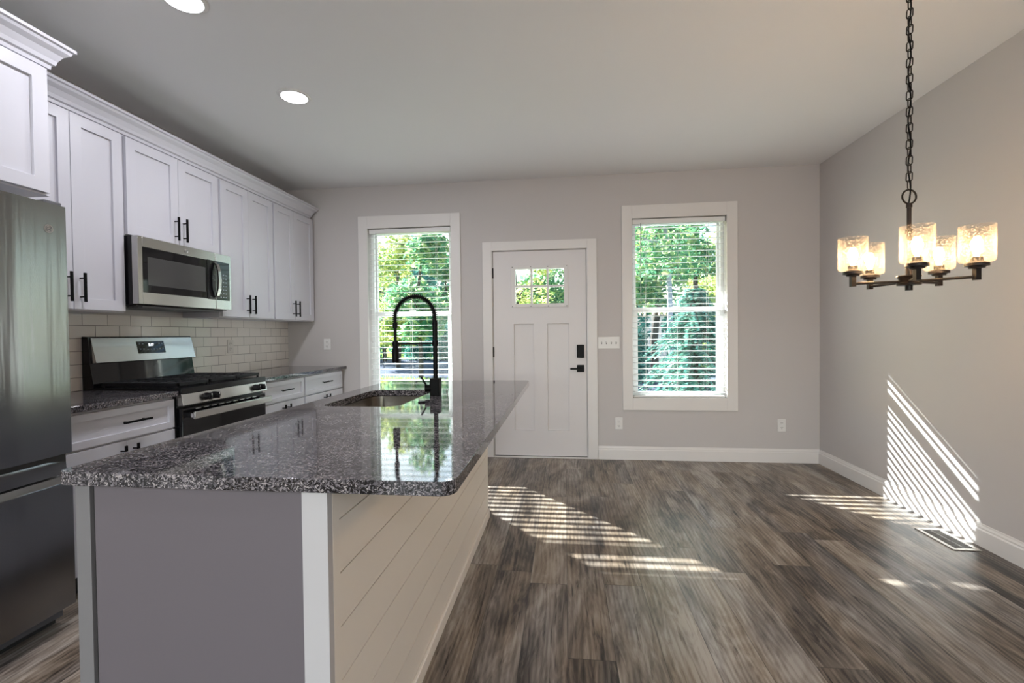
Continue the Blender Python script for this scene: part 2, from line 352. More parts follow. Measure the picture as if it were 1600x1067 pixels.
def casing(name, x0, x1, z0, z1, wd, sill):
    c = MB(); yb, yf = D+.001, D-.019
    c.box(x0-wd, x0, yf, yb, z0 if not sill else z0-.117, z1+.125 if sill else z1+.088).box(x1, x1+wd, yf, yb, z0 if not sill else z0-.117, z1+.125 if sill else z1+.088)
    c.box(x0, x1, yf, yb, z1, z1+(.125 if sill else .088))
    if sill: c.box(x0, x1, yf, yb, z0-.117, z0)
    return struct(c.build(name, m_trim, bevel=.002))
casing('trim_1', LW[0], LW[1], ZW[0], ZW[1], .098, True)
casing('trim_2', RW[0], RW[1], ZW[0], ZW[1], .095, True)
casing('trim_3', DX[0]+.004, DX[1]-.002, 0, DZ-.006, .092, False)

def window(name, X):
    x0, x1 = X; z0, z1 = ZW; f = MB()
    ya, yb = D+.075, D+.145
    f.box(x0, x0+.03, ya, yb, z0, z1).box(x1-.03, x1, ya, yb, z0, z1).box(x0+.03, x1-.03, ya, yb, z1-.025, z1).box(x0+.03, x1-.03, ya, yb, z0, z0+.02)
    o = struct(f.build(name, m_vinyl, bevel=.002))
    s = MB(); a, b = x0+.03, x1-.03; u0, u1 = D+.112, D+.138; zt = z1-.025      # upper sash, outer track
    s.box(a, a+.022, u0, u1, 1.42, zt).box(b-.022, b, u0, u1, 1.42, zt).box(a+.022, b-.022, u0, u1, zt-.022, zt).box(a+.022, b-.022, u0, u1, 1.42, 1.455)
    us = s.build('upper_sash', m_vinyl, o, bevel=.002); MB().box(a+.018, b-.018, u0+.010, u0+.014, 1.45, zt-.018).build('pane', m_glass, us)
    s = MB(); u0, u1 = D+.082, D+.108; zb = z0+.02
    s.box(a, a+.034, u0, u1, zb, 1.468).box(b-.034, b, u0, u1, zb, 1.468).box(a+.034, b-.034, u0, u1, 1.420, 1.468).box(a+.034, b-.034, u0, u1, zb, zb+.03)
    ls = s.build('lower_sash', m_vinyl, o, bevel=.002); MB().box(a+.03, b-.03, u0+.010, u0+.014, zb+.026, 1.424).build('pane', m_glass, ls)
    MB().box((a+b)/2-.03, (a+b)/2+.03, u0-.004, u1-.003, 1.468, 1.480).build('sash_lock', m_vinyl, o, bevel=.002)
    # jamb liner of the opening
    return o
window('window_1', LW); window('window_2', RW)

# front door
dr = MB(); yd0, yd1 = D+.012, D+.057                   # slab front and back
sx0, sx1, sz0, sz1 = -.703, .209, .016, 2.040
def door_part(m_, x0, x1, z0, z1, f=0): m_.box(x0, x1, yd0+f, yd1-f, z0, z1)
pa = (-.500, -.305); pb = (-.172, .040); pz = (.266, 1.322); lx = (-.492, .008); lz = (1.508, 1.874)
dus = [sx0, pa[0], lx[0], pa[1], pb[0], lx[1], pb[1], sx1]; dvs = [sz0, pz[0], pz[1], lz[0], lz[1], sz1]
ddep = [[0]*5 for _ in range(7)]
for i_ in (1, 2, 5): ddep[i_][1] = .019
ddep[4][1] = .019
for i_ in (2, 3, 4): ddep[i_][3] = None
dr = grid_plate(dus, dvs, ddep, yd1-yd0, lambda u, v, e: (u, yd0+e, v))
d1 = thing('door_1', 'white craftsman front door with six small panes and black lever', 'door', (-.25, D+.03, 0)); d1['kind'] = 'structure'
dslab = dr.build('door_slab', m_door, d1, bevel=.0008)
lf = MB(); a, b, c, d = -.522, .036, 1.485, 1.892; yl0, yl1 = yd0-.010, yd1+.010
lf.box(a, lx[0]+.012, yl0, yl1, c, d).box(lx[1]-.012, b, yl0, yl1, c, d).box(lx[0]+.012, lx[1]-.012, yl0, yl1, c, lz[0]+.012).box(lx[0]+.012, lx[1]-.012, yl0, yl1, lz[1]-.012, d)
gw = (lx[1]-lx[0]-.024); gx = [lx[0]+.012+gw*k/3 for k in (1, 2)]; zm = (lz[0]+lz[1])/2
for x in gx: lf.box(x-.010, x+.010, yl0+.003, yl1-.003, lz[0]+.012, lz[1]-.012)
lf.box(lx[0]+.012, lx[1]-.012, yl0+.004, yl1-.004, zm-.010, zm+.010)
lfo = lf.build('lite_frame', m_trim, d1, bevel=.002)
sc = MB()
for x in (a+.012, a+.195, b-.195, b-.012):
    for z in (c+.010, d-.010): sc.lathe([(.0045, yl0-.001), (.0045, yl0+.002)], (x, 0, z), 10, 'y')
sc.build('screw_plug', m_slot, lfo)
xs = [lx[0]+.012] + gx + [lx[1]-.012]
for i in range(3):
    for (za, zb) in ((lz[0]+.012, zm), (zm, lz[1]-.012)):
        MB().box(xs[i], xs[i+1], D+.033, D+.037, za, zb).build('pane', m_glass, lfo)
jb = MB(); jb.box(DX[0], sx0-.004, D, D+.12, 0, DZ).box(sx1+.004, DX[1], D, D+.12, 0, DZ).box(DX[0], DX[1], D, D+.12, sz1+.004, DZ)
jb.box(DX[0]+.01, sx0+.012, yd1+.002, D+.115, 0, DZ).box(sx1-.012, DX[1]-.01, yd1+.002, D+.115, 0, DZ).box(DX[0]+.01, DX[1]-.01, yd1+.002, D+.115, sz1-.012, DZ)
jb.build('door_jamb', m_trim, d1)
MB().box(sx0, sx1, yd0+.002, yd1, .0045, .020).build('door_sweep', m_slot, d1)
MB().box(DX[0], DX[1], D-.018, D+.13, 0, .010).build('threshold', m_trim, d1, bevel=.002)
for z in (1.828, 1.046, .262):
    hg = MB(); hg.cyl((sx0-.003, D+.006, z-.05), (sx0-.003, D+.006, z+.05), .0075, seg=12); hg.box(sx0-.012, sx0+.004, D+.004, D+.013, z-.05, z+.05); hg.build('hinge', m_black, d1)
MB().box(.115, .187, yd0-.022, yd0, .985, 1.112).build('keypad_deadbolt', m_black, d1, bevel=.006)
lv = MB().box(.116, .186, yd0-.010, yd0, .845, .915).build('lever_rose', m_black, d1, bevel=.004)
l2 = MB(); l2.cyl((.151, yd0-.010, .880), (.151, yd0-.055, .880), .011); l2.box(.050, .160, yd0-.062, yd0-.048, .872, .888); l2.build('lever', m_black, lv, bevel=.003)

# baseboards
prof = [(0, 0), (-.016, 0), (-.016, .092), (-.011, .100), (-.011, .108), (-.006, .118), (-.004, .127), (0, .127)]
def base_y(n, x0, x1): struct(MB().prism([(D+p[0], p[1]) for p in prof], 'x', x0, x1).build(n, m_trim, smooth=False))
base_y('baseboard_back', DX[1]+.092, XR); base_y('baseboard_front', LW[1]-.9, DX[0]-.09)
struct(MB().prism([(XR+p[0], p[1]) for p in prof], 'y', YR, D-.016).build('baseboard_right', m_trim, smooth=False))

# tile backsplash on the kitchen wall
bs = MB().box(XL-.001, XL+.009, 1.80, D-.0005, .914, 1.374).build('backsplash', m_tile); struct(bs)

# ------------------------------------------------------------------ kitchen: cabinets
def handle_v(x, y, z0, z1, par):                       # vertical bar pull on a face at x
    h = MB(); h.box(x+.026, x+.036, y-.005, y+.005, z0, z1)
    for z in (z0+.028, z1-.028): h.cyl((x, y, z), (x+.030, y, z), .004, seg=10)
    return h.build('handle', m_black, par)
def handle_h(x, y0, y1, z, par):
    h = MB(); h.box(x+.026, x+.036, y0, y1, z-.005, z+.005)
    for y in (y0+.028, y1-.028): h.cyl((x, y, z), (x+.030, y, z), .004, seg=10)
    return h.build('handle', m_black, par)
def shaker(name, x, y0, y1, z0, z1, par, st=.06, t=.02):
    d = grid_plate([y0, y0+st, y1-st, y1], [z0, z0+st, z1-st, z1], [[0, 0, 0], [0, .012, 0], [0, 0, 0]], t, lambda u, v, e: (x-e, u, v))
    return d.build(name, m_cab, par, bevel=.0012)
XU = XL+.325
def upper(y0, y1, z0, z1, split, xf, label, hz, name='wall_cabinet', h=.15, gap=.010, bx=None):
    t = thing(name, label, 'cabinet', (XL, (y0+y1)/2, z0), 'white wall cabinets')
    MB().box(XL+.0005, xf-.021, y0, y1, z0, z1).build('body', m_cab, t)
    da = shaker('cabinet_door', xf, y0+gap, split-.0015, z0+.008, z1-.010, t); db = shaker('cabinet_door', xf, split+.0015, y1-gap, z0+.008, z1-.010, t)
    if hz:
        handle_v(xf, split-.034, hz, hz+h, da); handle_v(xf, split+.034, hz, hz+h, db)
    return t
upper(1.822, 2.447, 1.374, 2.4265, 2.150, XU, 'tall white shaker wall cabinet between the fridge and the microwave', 1.42, h=.155)
upper(2.4475, 3.2045, 1.832, 2.4265, 2.830, XU, 'short white shaker wall cabinet above the microwave', 1.868, h=.155, gap=.014)
upper(3.205, 3.842, 1.374, 2.4265, 3.515, XU, 'tall white shaker wall cabinet right of the microwave', 1.412, h=.150, gap=.008)
upper(3.8425, 4.505, 1.374, 2.4265, 4.155, XU, 'white shaker wall cabinet at the far end, nearest the window', 1.412, h=.150, gap=.012)
XF = -2.258
upper(.80, 1.8215, 1.862, 2.4265, 1.300, XF, 'deep white cabinet mounted above the stainless fridge', 1.90, 'fridge_cabinet', gap=.014)
cp = [(0, 0), (.010, 0), (.012, .016), (.022, .022), (.026, .040), (.040, .066), (.058, .082), (.062, .094), (.072, .098), (.072, .112), (0, .112)]
def crown(xf, ya, yb, label, xend=XL+.001):
    t = MB(); n = len(cp); z = 2.427
    # run along y on the face, mitred return along the far end
    L1 = [(xf+p[0]-.001, ya, z+p[1]) for p in cp]; L2 = [(xf+p[0]-.001, yb+p[0], z+p[1]) for p in cp]; L3 = [(xend, yb+p[0], z+p[1]) for p in cp]
    vs = L1+L2+L3; fs = [tuple(range(n))[::-1], tuple(range(2*n, 3*n))]
    for k in (0, 1):
        for i in range(n): j = (i+1) % n; fs.append((k*n+i, k*n+j, (k+1)*n+j, (k+1)*n+i))
    t.add(vs, fs)
    return tag(t.build('crown_molding', m_cab, smooth=False), label, 'molding', 'white crown moldings')
crown(XU-.020, 1.8225, 4.5055-.046, 'long white crown molding along the tops of the wall cabinets')
crown(XF-.020, .80, 1.8215, 'short white crown molding on the cabinet above the fridge', XU+.054)

XB = -2.262                                            # base cabinet door plane
def base(y0, y1, split, label, hy, dl=.12):
    t = thing('base_cabinet', label, 'cabinet', (XL, (y0+y1)/2, 0), 'white base cabinets')
    MB().box(XL+.0005, XB-.021, y0, y1, .105, .8825).build('body', m_cab, t)
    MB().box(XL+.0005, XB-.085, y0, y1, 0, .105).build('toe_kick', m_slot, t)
    dw = shaker('drawer_front', XB, y0+.010, y1-.010, .705, .868, t, st=.036); yc = (y0+y1)/2+hy; handle_h(XB, yc-dl/2-.01, yc+dl/2+.01, .792, dw)
    for a, b, s in ((y0+.010, split-.0015, 1), (split+.0015, y1-.010, -1)):
        dd = shaker('cabinet_door', XB, a, b, .118, .694, t); handle_v(XB, split-s*.034, .525, .675, dd)
    return t
base(1.822, 2.445, 2.140, 'white base cabinet with one drawer between the fridge and the range', .045, .14)
base(3.215, 3.790, 3.500, 'white base cabinet with one drawer right beside the range', 0, .13)
base(3.7905, 4.486, 4.140, 'white base cabinet with one drawer at the far end of the run', .0, .14)
def slab(name, x0, x1, y0, y1, label, rad=.004):
    o = MB().box(x0, x1, y0, y1, .883, .914).build(name, m_gran, bevel=rad); return tag(o, label, 'countertop', 'granite countertops')
slab('countertop', XL+.0095, -2.240, 1.812, 2.4445, 'speckled granite countertop between the fridge and the range')
slab('countertop', XL+.0095, -2.240, 3.2135, D-.001, 'speckled granite countertop running from the range to the back wall')

# ------------------------------------------------------------------ range
YA, YB = 2.4475, 3.2095
rg = thing('gas_range', 'stainless gas range with black grates between two base cabinets', 'stove', (-2.5, (YA+YB)/2, 0))
b_ = MB(); b_.box(XL+.012, -2.262, YA, YB, .03, .892).box(XL+.012, -2.285, YA+.01, YB-.01, 0, .03); b_.build('body', m_blacke, rg)
MB().box(XL+.075, -2.226, YA, YB, .892, .928).build('cooktop', m_blacke, rg, bevel=.004)
cpn = MB().prism([(-2.262, .822), (-2.214, .826), (-2.226, .892), (-2.262, .892)], 'y', YA, YB).build('control_panel', m_steel, rg, bevel=.002)
for y in (2.625, 2.690, 3.085, 3.140):
    k = MB(); z = .860; x = -2.222
    k.lathe([(.0, x-.004), (.022, x-.004), (.022, x+.010), (.019, x+.034), (.016, x+.036), (0, x+.036)], (0, y, z), 24, 'x'); k.box(x+.01, x+.042, y-.004, y+.004, z-.020, z+.020)
    ko = k.build('knob', m_blacke, rg); MB().box(x+.0422, x+.043, y-.0012, y+.0012, z+.006, z+.018).build('knob_mark', m_plast, ko)
od = MB().box(-2.262, -2.226, YA+.004, YB-.004, .20, .808).build('oven_door', m_blackg, rg, bevel=.004)
h = MB(); h.box(-2.186, -2.166, YA+.03, YB-.012, .742, .786)
hh = h.build('handle', m_steel, od, bevel=.005)
for y in (YA+.05, YB-.035): MB().box(-2.228, -2.184, y-.014, y+.014, .750, .778).build('handle_bracket', m_chrome, od, bevel=.003)
for k in range(9): y = YA+.10+k*.064; MB().box(-2.2262, -2.2245, y, y+.042, .790, .796).build('oven_vent', m_chrome, od)
MB().box(-2.262, -2.228, YA+.004, YB-.004, .05, .192).build('drawer', m_steel, rg, bevel=.004)
bgx = MB(); bgx.prism([(XL+.012, .90), (-2.820, .90), (-2.800, .930), (-2.822, 1.075), (-2.832, 1.235), (XL+.012, 1.238)], 'y', YA, YB); bgx.build('backguard', m_blackg, rg, bevel=.003)
dx0, dx1 = -2.790, -2.826                              # slanted stainless face
st = MB().prism([(-2.822, 1.074), (dx0, 1.077), (dx1, 1.229), (-2.838, 1.229)], 'y', YA+.010, YB-.002).build('display_panel', m_steel, rg, bevel=.002)
sl_ = (dx1-dx0)/(1.229-1.077); tlt = math.atan(-sl_)
def bgp(z, o=0): return dx0+sl_*(z-1.077)+o
dsp = MB(); z0, z1 = 1.122, 1.202; ya, yb = 2.745, 2.955
dsp.prism([(bgp(z0, -.004), z0), (bgp(z0, .0015), z0), (bgp(z1, .0015), z1), (bgp(z1, -.004), z1)], 'y', ya, yb); dso = dsp.build('display', m_blackg, st, bevel=.001)
wordmesh('clock_digits', '5:17', .024, m_digit, dso, face_px(bgp(1.178, .003), 2.85, 1.178, -tlt))
for (y, z) in [(ya+.02, 1.185), (ya+.045, 1.185), (ya+.02, 1.15), (ya+.045, 1.15), (ya+.075, 1.147), (ya+.10, 1.147), (ya+.122, 1.147), (ya+.145, 1.147), (yb-.04, 1.185), (yb-.018, 1.185), (yb-.04, 1.15), (yb-.018, 1.15)]:
    MB().box(bgp(z, .0012), bgp(z, .0022), y-.005, y+.005, z-.004, z+.004).build('touch_key', m_icon, dso)
for ga, gb in ((YA+.018, YA+.258), (YA+.262, YA+.500), (YA+.504, YB-.018)):
    g = MB(); za, zb = .934, .958; xa, xb = -2.775, -2.262
    for y in (ga, gb-.012): g.box(xa, xb, y, y+.012, za+.004, zb)
    for x in (xa, xb-.012): g.box(x, x+.012, ga, gb, za+.004, zb)
    for k in range(1, 8): x = xa + (xb-xa)*k/8; g.box(x-.005, x+.005, ga+.012, gb-.012, za+.012, zb)
    g.box(xa, xb, (ga+gb)/2-.006, (ga+gb)/2+.006, za+.010, zb)
    for x in (xa+.006, (xa+xb)/2, xb-.018):
        for y in (ga, gb-.012): g.box(x, x+.014, y, y+.012, .927, za+.006)
    g.build('grate', m_iron, rg, bevel=.002, seg=1)
for (x, y, r) in ((-2.65, YA+.138, .040), (-2.39, YA+.138, .046), (-2.52, YA+.381, .050), (-2.65, YB-.138, .046), (-2.39, YB-.138, .040)):
    MB().lathe([(r+.012, .927), (r+.012, .932), (r, .934), (r, .944), (r-.006, .947), (0, .947)], (x, y, 0)).build('burner', m_iron, rg)

# ------------------------------------------------------------------ microwave
mw = thing('microwave', 'stainless over-range microwave with black glass door', 'microwave', (-2.7, 2.826, 1.42))
MX = -2.487
MB().box(XL+.010, MX-.040, YA, YB-.002, 1.424, 1.8315).build('body', m_blacke, mw, bevel=.003)
ub = MB(); ub.box(XL+.06, MX-.06, YA+.04, YB-.04, 1.416, 1.425)
for k in range(10): ub.box(XL+.08+k*.03, XL+.095+k*.03, YA+.06, YB-.06, 1.411, 1.417)
ub.build('underside_filter', m_grey, mw)
YD = 3.055                                             # door / control column seam
mz0, mz1 = 1.428, 1.829
md = MB(); wy0, wy1, wz0, wz1 = YA+.030, YD-.004, 1.498, 1.768
md.box(MX-.040, MX, YA, wy0, mz0, mz1).box(MX-.040, MX, wy0, wy1, mz0, wz0).box(MX-.040, MX, wy0, wy1, wz1, mz1).box(MX-.040, MX-.006, wy0, wy1, wz0, wz1).box(MX-.040, MX, wy1, YD-.001, mz0, mz1)
mdo = md.build('microwave_door', m_steel, mw, bevel=.002)
MB().box(MX-.006, MX-.0015, wy0+.002, YD-.006, wz0+.002, wz1-.002).build('door_glass', m_blackg, mdo)
MB().box(MX-.0015, MX-.001, wy0+.035, wy1-.09, wz0+.045, wz1-.055).build('window_screen', mat('screen_mesh', (.05, .05, .05), .12), mdo)
MB().box(MX-.0012, MX+.0012, wy1-.075, YD+.001, wz0-.004, wz1+.004).build('dark_strip', m_blackg, mdo)
hd = MB(); hp = [(MX+.002, YD-.010, 1.508), (MX+.020, YD-.010, 1.522), (MX+.034, YD-.010, 1.57), (MX+.038, YD-.010, 1.633), (MX+.034, YD-.010, 1.696), (MX+.020, YD-.010, 1.744), (MX+.002, YD-.010, 1.758)]
for i in range(len(hp)-1):
    (xa, y, za), (xb, _, zb) = hp[i], hp[i+1]; hd.add([(xa-.006, y-.013, za), (xa+.006, y-.013, za), (xa+.006, y+.013, za), (xa-.006, y+.013, za), (xb-.006, y-.013, zb), (xb+.006, y-.013, zb), (xb+.006, y+.013, zb), (xb-.006, y+.013, zb)], [(0,1,5,4), (1,2,6,5), (2,3,7,6), (3,0,4,7), (0,3,2,1), (4,5,6,7)])
hd.build('handle', m_steel, mdo)
cpm = MB().box(MX-.040, MX, YD+.001, YB-.002, mz0, mz1).build('control_column', m_steel, mw, bevel=.002)
ky = MB().box(MX-.002, MX+.001, YD+.006, YB-.020, wz0-.004, wz1+.004).build('keypad', m_blackg, cpm)
kw = (YB-.026-YD-.05)/3
for r_ in range(7):
    for c_ in range(3): MB().box(MX+.001, MX+.0016, YD+.040+c_*kw, YD+.040+c_*kw+kw*.5, 1.512+r_*.027, 1.512+r_*.027+.008).build('key', m_icon, ky)
def badge(par, x, y, z, r):
    b = MB(); b.lathe([(r*.78, x+.0005), (r*.78, x+.0032), (r, x+.0032), (r, x)], (0, y, z), 32, 'x'); b.lathe([(0, x+.0018), (r*.8, x+.0018), (r*.8, x)], (0, y, z), 32, 'x')
    bo = b.build('badge', m_chrome, par)
    wordmesh('badge_monogram', 'GE', r*.95, m_grey, bo, face_px(x+.0024, y, z), .35)
    t = MB()                                           # four curls round the monogram
    for q in range(4):
        pts = []
        for k in range(9):
            a = q*PI/2+.15+k*.14; rr = r*(.68-.012*k); pts.append((x+.0024, y+rr*math.cos(a), z+rr*math.sin(a)))
        t.tube(pts, r*.045, 6)
    t.build('badge_scroll', m_grey, bo)
badge(mdo, MX, 2.80, 1.797, .013)

# ------------------------------------------------------------------ fridge
fy0, fy1, fx = .82, 1.742, -2.082
fr = thing('refrigerator', 'stainless bottom-freezer fridge at the left edge under a cabinet', 'fridge', (-2.5, (fy0+fy1)/2, 0))
MB().box(XL+.03, fx-.082, fy0+.004, fy1-.004, .03, 1.765).build('body', m_grey, fr, bevel=.004)
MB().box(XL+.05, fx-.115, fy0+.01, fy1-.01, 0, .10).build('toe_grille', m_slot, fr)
def plan(sag, back, edge=.016, n=18):                  # convex plan outline of a door
    p = []
    for k in range(n+1):
        t = k/n; y = fy0+(fy1-fy0)*t; s = (2*t-1); x = fx - sag*s*s
        if k in (0, n): x -= edge
        p.append((x, y))
        if k == 0: p.insert(0, (back, y))
    ye = edge*.5
    q = [(back, fy0), (p[1][0], fy0), (p[2][0]+.004, fy0+ye)] + p[2:-1] + [(p[-2][0]-.002, fy1-ye), (p[-1][0], fy1), (back, fy1)]
    return q
ud = MB().prism(plan(.016, fx-.078), 'z', .742, 1.782).build('fridge_door', m_fsteel, fr, ang=25)
fdm = MB()
pl = plan(.016, fx-.078); n_ = len(pl)
secs = [(.095, 0), (.616, 0), (.624, -.003), (.646, -.016), (.652, -.026), (.700, -.030), (.714, -.034)]
vs = []; fs = []
for (z, dxx) in secs: vs += [((x+dxx if x > fx-.07 else x), y, z) for (x, y) in pl]
for i in range(len(secs)-1):
    for k in range(n_): l = (k+1) % n_; fs.append((i*n_+k, i*n_+l, (i+1)*n_+l, (i+1)*n_+k))
fs += [tuple(range(n_))[::-1], tuple(range((len(secs)-1)*n_, len(secs)*n_))]
fdm.add(vs, fs); fdm.build('freezer_drawer', m_fsteel, fr, ang=25)
MB().box(fx-.079, fx-.045, fy0+.01, fy1-.008, .700, .752).build('gasket', m_slot, fr)
MB().box(fx-.10, fx-.030, fy1-.075, fy1-.01, 1.783, 1.800).build('hinge_cap', m_grey, fr, bevel=.004)
badge(ud, fx-.012, 1.664, 1.676, .0175)

# ------------------------------------------------------------------ island
IX0, IX1, IY0, IY1 = -1.152, -.522, .957, 3.035
il = thing('kitchen_island', 'kitchen island with grey end panel and cream shiplap side', 'island', (-.84, 2, 0))
bd = MB(); bd.box(IX0+.022, IX1-.016, IY0+.010, IY1, .10, .70).box(IX0+.022, -1.115, IY0+.010, IY1, .70, .8825).box(-.68, IX1-.016, IY0+.010, IY1, .70, .8825).box(-1.115, -.68, IY0+.010, 1.88, .70, .8825).box(-1.115, -.68, 2.57, IY1, .70, .8825).box(IX0+.10, IX1-.016, IY0+.012, IY1-.002, 0, .10)
bd.build('body', m_gap_shade, il)
MB().box(-1.104, -.582, IY0+.003, IY0+.010, .002, .882).build('end_panel', m_isle, il)['label'] = 'grey end panel'
MB().box(IX0, -1.114, IY0, IY0+.014, .10, .882).build('end_stile', m_stile, il, bevel=.001)
cpst = MB(); cpst.box(-.582, IX1, IY0-.004, IY0+.018, 0, .882); cpst.build('corner_post', m_post_dim, il, bevel=.001); MB().box(IX1-.016, IX1, IY0+.0182, 1.008, 0, .882).build('corner_board', m_ship, il, bevel=.001)
shp = MB(); zt = .8825
for z in (.801, .675, .549, .423, .297, .171, .0):
    shp.box(IX1-.016, IX1-.0005, 1.0082, IY1, z+.0016 if z else 0, zt-.0016); shp.box(IX1-.017, IX1-.006, 1.0082, IY1-.001, zt-.003, zt+.003) if zt < .88 else None; zt = z
shp.build('shiplap_siding', m_ship, il)
MB().box(IX1-.001, IX1+.013, IY0+.02, IY1, 0, .055).build('base_trim', m_ship, il, bevel=.004)
shf = MB().box(IX0+.022, IX1, IY1, IY1+.012, 0, .882).build('far_panel', m_ship, il)
for k, (a, b) in enumerate(((.98, 1.40), (1.403, 1.82), (1.823, 2.235), (2.238, 2.65), (2.653, 3.02))):
    d = MB(); st_ = .055; x = IX0
    d = grid_plate([a, a+st_, b-st_, b], [.118, .118+st_, .694-st_, .694], [[0, 0, 0], [0, .010, 0], [0, 0, 0]], .02, lambda u, v, e: (x+e, u, v))
    do = d.build('cabinet_door', m_cab, il, bevel=.001)
    hh = MB(); y = b-.03 if k % 2 == 0 else a+.03; hh.box(x-.036, x-.026, y-.005, y+.005, .53, .67); hh.cyl((x, y, .56), (x-.03, y, .56), .004, seg=8).cyl((x, y, .64), (x-.03, y, .64), .004, seg=8); hh.build('handle', m_black, do)
    dd = MB().box(x, x+.02, a, b, .703, .872).build('drawer_front', m_cab, il, bevel=.001)
    hh = MB(); y = (a+b)/2; hh.box(x-.036, x-.026, y-.07, y+.07, .785, .795); hh.cyl((x, y-.045, .79), (x-.03, y-.045, .79), .004, seg=8).cyl((x, y+.045, .79), (x-.03, y+.045, .79), .004, seg=8); hh.build('handle', m_black, dd)
# countertop with a rounded sink cut-out
def rrect(x0, x1, y0, y1, r, n=6):
    p = []
    for (cx, cy, a0) in ((x1-r, y0+r, -PI/2), (x1-r, y1-r, 0), (x0+r, y1-r, PI/2), (x0+r, y0+r, PI)):
        for k in range(n+1): a = a0+PI/2*k/n; p.append((cx+r*math.cos(a), cy+r*math.sin(a)))
    return p
cx0, cx1, cy0, cy1 = -1.197, -.236, .945, 3.055
kx0, kx1, ky0, ky1 = -1.085, -.725, 1.925, 2.515
def ring_slab(outer, inner, z0, z1):
    bm = bmesh.new(); es = []
    for loop in (outer, inner):
        vs = [bm.verts.new((p[0], p[1], z1)) for p in loop]; es += [bm.edges.new((vs[i], vs[(i+1) % len(vs)])) for i in range(len(vs))]
    bmesh.ops.triangle_fill(bm, edges=es, use_beauty=True)
    top = list(bm.faces)
    g = bmesh.ops.extrude_face_region(bm, geom=top); bmesh.ops.translate(bm, vec=(0, 0, z0-z1), verts=[v for v in g['geom'] if isinstance(v, bmesh.types.BMVert)])
    bmesh.ops.recalc_face_normals(bm, faces=bm.faces)
    q = MB(); bm.verts.index_update(); q.add([v.co[:] for v in bm.verts], [[v.index for v in f.verts] for f in bm.faces]); bm.free(); return q
ct = ring_slab(rrect(cx0, cx1, cy0, cy1, .035), rrect(kx0, kx1, ky0, ky1, .065), .883, .914).build('countertop', m_gran, bevel=.004)
tag(ct, 'large speckled granite island countertop with sink cutout', 'countertop', 'granite countertops')
sk = MB(); 
def loopz(r_in, z): return [(x, y, z) for (x, y) in rrect(kx0-.004+r_in, kx1+.004-r_in, ky0-.004+r_in, ky1+.004-r_in, .068, 6)]
Ls = [loopz(-.022, .8815), loopz(-.006, .8815), loopz(0, .878), loopz(.004, .72), loopz(.012, .708), loopz(.03, .702)]
n_ = len(Ls[0]); vs = sum(Ls, []); fs = []
for i in range(len(Ls)-1):
    for k in range(n_): l = (k+1) % n_; fs.append((i*n_+k, i*n_+l, (i+1)*n_+l, (i+1)*n_+k))
fs.append(tuple(range((len(Ls)-1)*n_, len(Ls)*n_))); sk.add(vs, fs)
sko = thing('kitchen_sink', 'stainless undermount sink set in the granite island', 'sink', (-.905, 2.22, .70))
so_ = sk.build('basin', m_sink, sko); sm = so_.modifiers.new('solid', 'SOLIDIFY'); sm.thickness = .0015; sm.offset = 0
MB().lathe([(.045, .7032), (.043, .7065), (.030, .7045), (0, .7040)], (-.905, 2.22, 0)).build('drain', m_chrome, sko)

# faucet
fxx, fyy = -.660, 2.300
fc = thing('kitchen_faucet', 'black spring pull-down faucet standing beside the island sink', 'faucet', (fxx, fyy, .914))
MB().box(fxx-.025, fxx+.025, fyy-.025, fyy+.025, .914, 1.004).build('base', m_black, fc, bevel=.003)
MB().cyl((fxx, fyy, 1.003), (fxx, fyy, 1.272), .0115).cyl((fxx, fyy, 1.27), (fxx, fyy, 1.285), .014).cyl((fxx, fyy, 1.205), (fxx, fyy, 1.30), .0128).build('riser', m_black, fc)
RA = .1055; zc = 1.318
path = [(fxx, fyy, 1.270+.048*k/8) for k in range(8)] + [(fxx-RA+RA*math.cos(PI*k/48), fyy, zc+RA*math.sin(PI*k/48)) for k in range(49)] + [(fxx-2*RA, fyy, zc-.045*k/8) for k in range(1, 9)]
MB().tube(path, .0078, 12).build('hose', m_black, fc)
# coil
ln = [0]
for i in range(1, len(path)): ln.append(ln[-1]+(Vector(path[i])-Vector(path[i-1])).length)
tot = ln[-1]; coil = []; turns = 43; NP = turns*12
for k in range(NP+1):
    s_ = tot*k/NP; i = next((j for j in range(1, len(ln)) if ln[j] >= s_-1e-9), len(ln)-1); f = (s_-ln[i-1])/max(1e-9, ln[i]-ln[i-1])
    a_ = Vector(path[i-1]); b_ = Vector(path[i]); p = a_.lerp(b_, f); t = (b_-a_).normalized(); nrm = Vector((0, 1, 0)); bn = t.cross(nrm)
    an = 2*PI*turns*k/NP; coil.append(p + nrm*math.cos(an)*.0125 + bn*math.sin(an)*.0125)
MB().tube(coil, .0018, 6).build('spring_coil', m_black, fc)
xh = fxx-2*RA
MB().cyl((xh, fyy, 1.262), (xh, fyy, 1.288), .0125).cyl((xh, fyy, 1.18), (xh, fyy, 1.264), .0075).build('spray_hose', m_black, fc)
MB().lathe([(0, 1.084), (.017, 1.084), (.018, 1.09), (.018, 1.152), (.0145, 1.158), (.0145, 1.192), (.010, 1.196), (0, 1.196)], (xh, fyy, 0)).build('spray_head', m_black, fc)
MB().cyl((xh+.012, fyy, 1.180), (fxx-.008, fyy, 1.180), .0042, seg=12).cyl((fxx, fyy, 1.168), (fxx, fyy, 1.196), .0158).cyl((xh, fyy, 1.172), (xh, fyy, 1.190), .0172).build('docking_arm', m_black, fc)
lvr = MB(); lvr.cyl((fxx-.024, fyy-.012, .952), (fxx-.052, fyy-.022, .952), .018); lvr.build('lever_hub', m_black, fc)
MB().cyl((fxx-.040, fyy-.020, .962), (fxx-.068, fyy-.028, 1.012), .0048, seg=10).build('lever', m_black, fc)
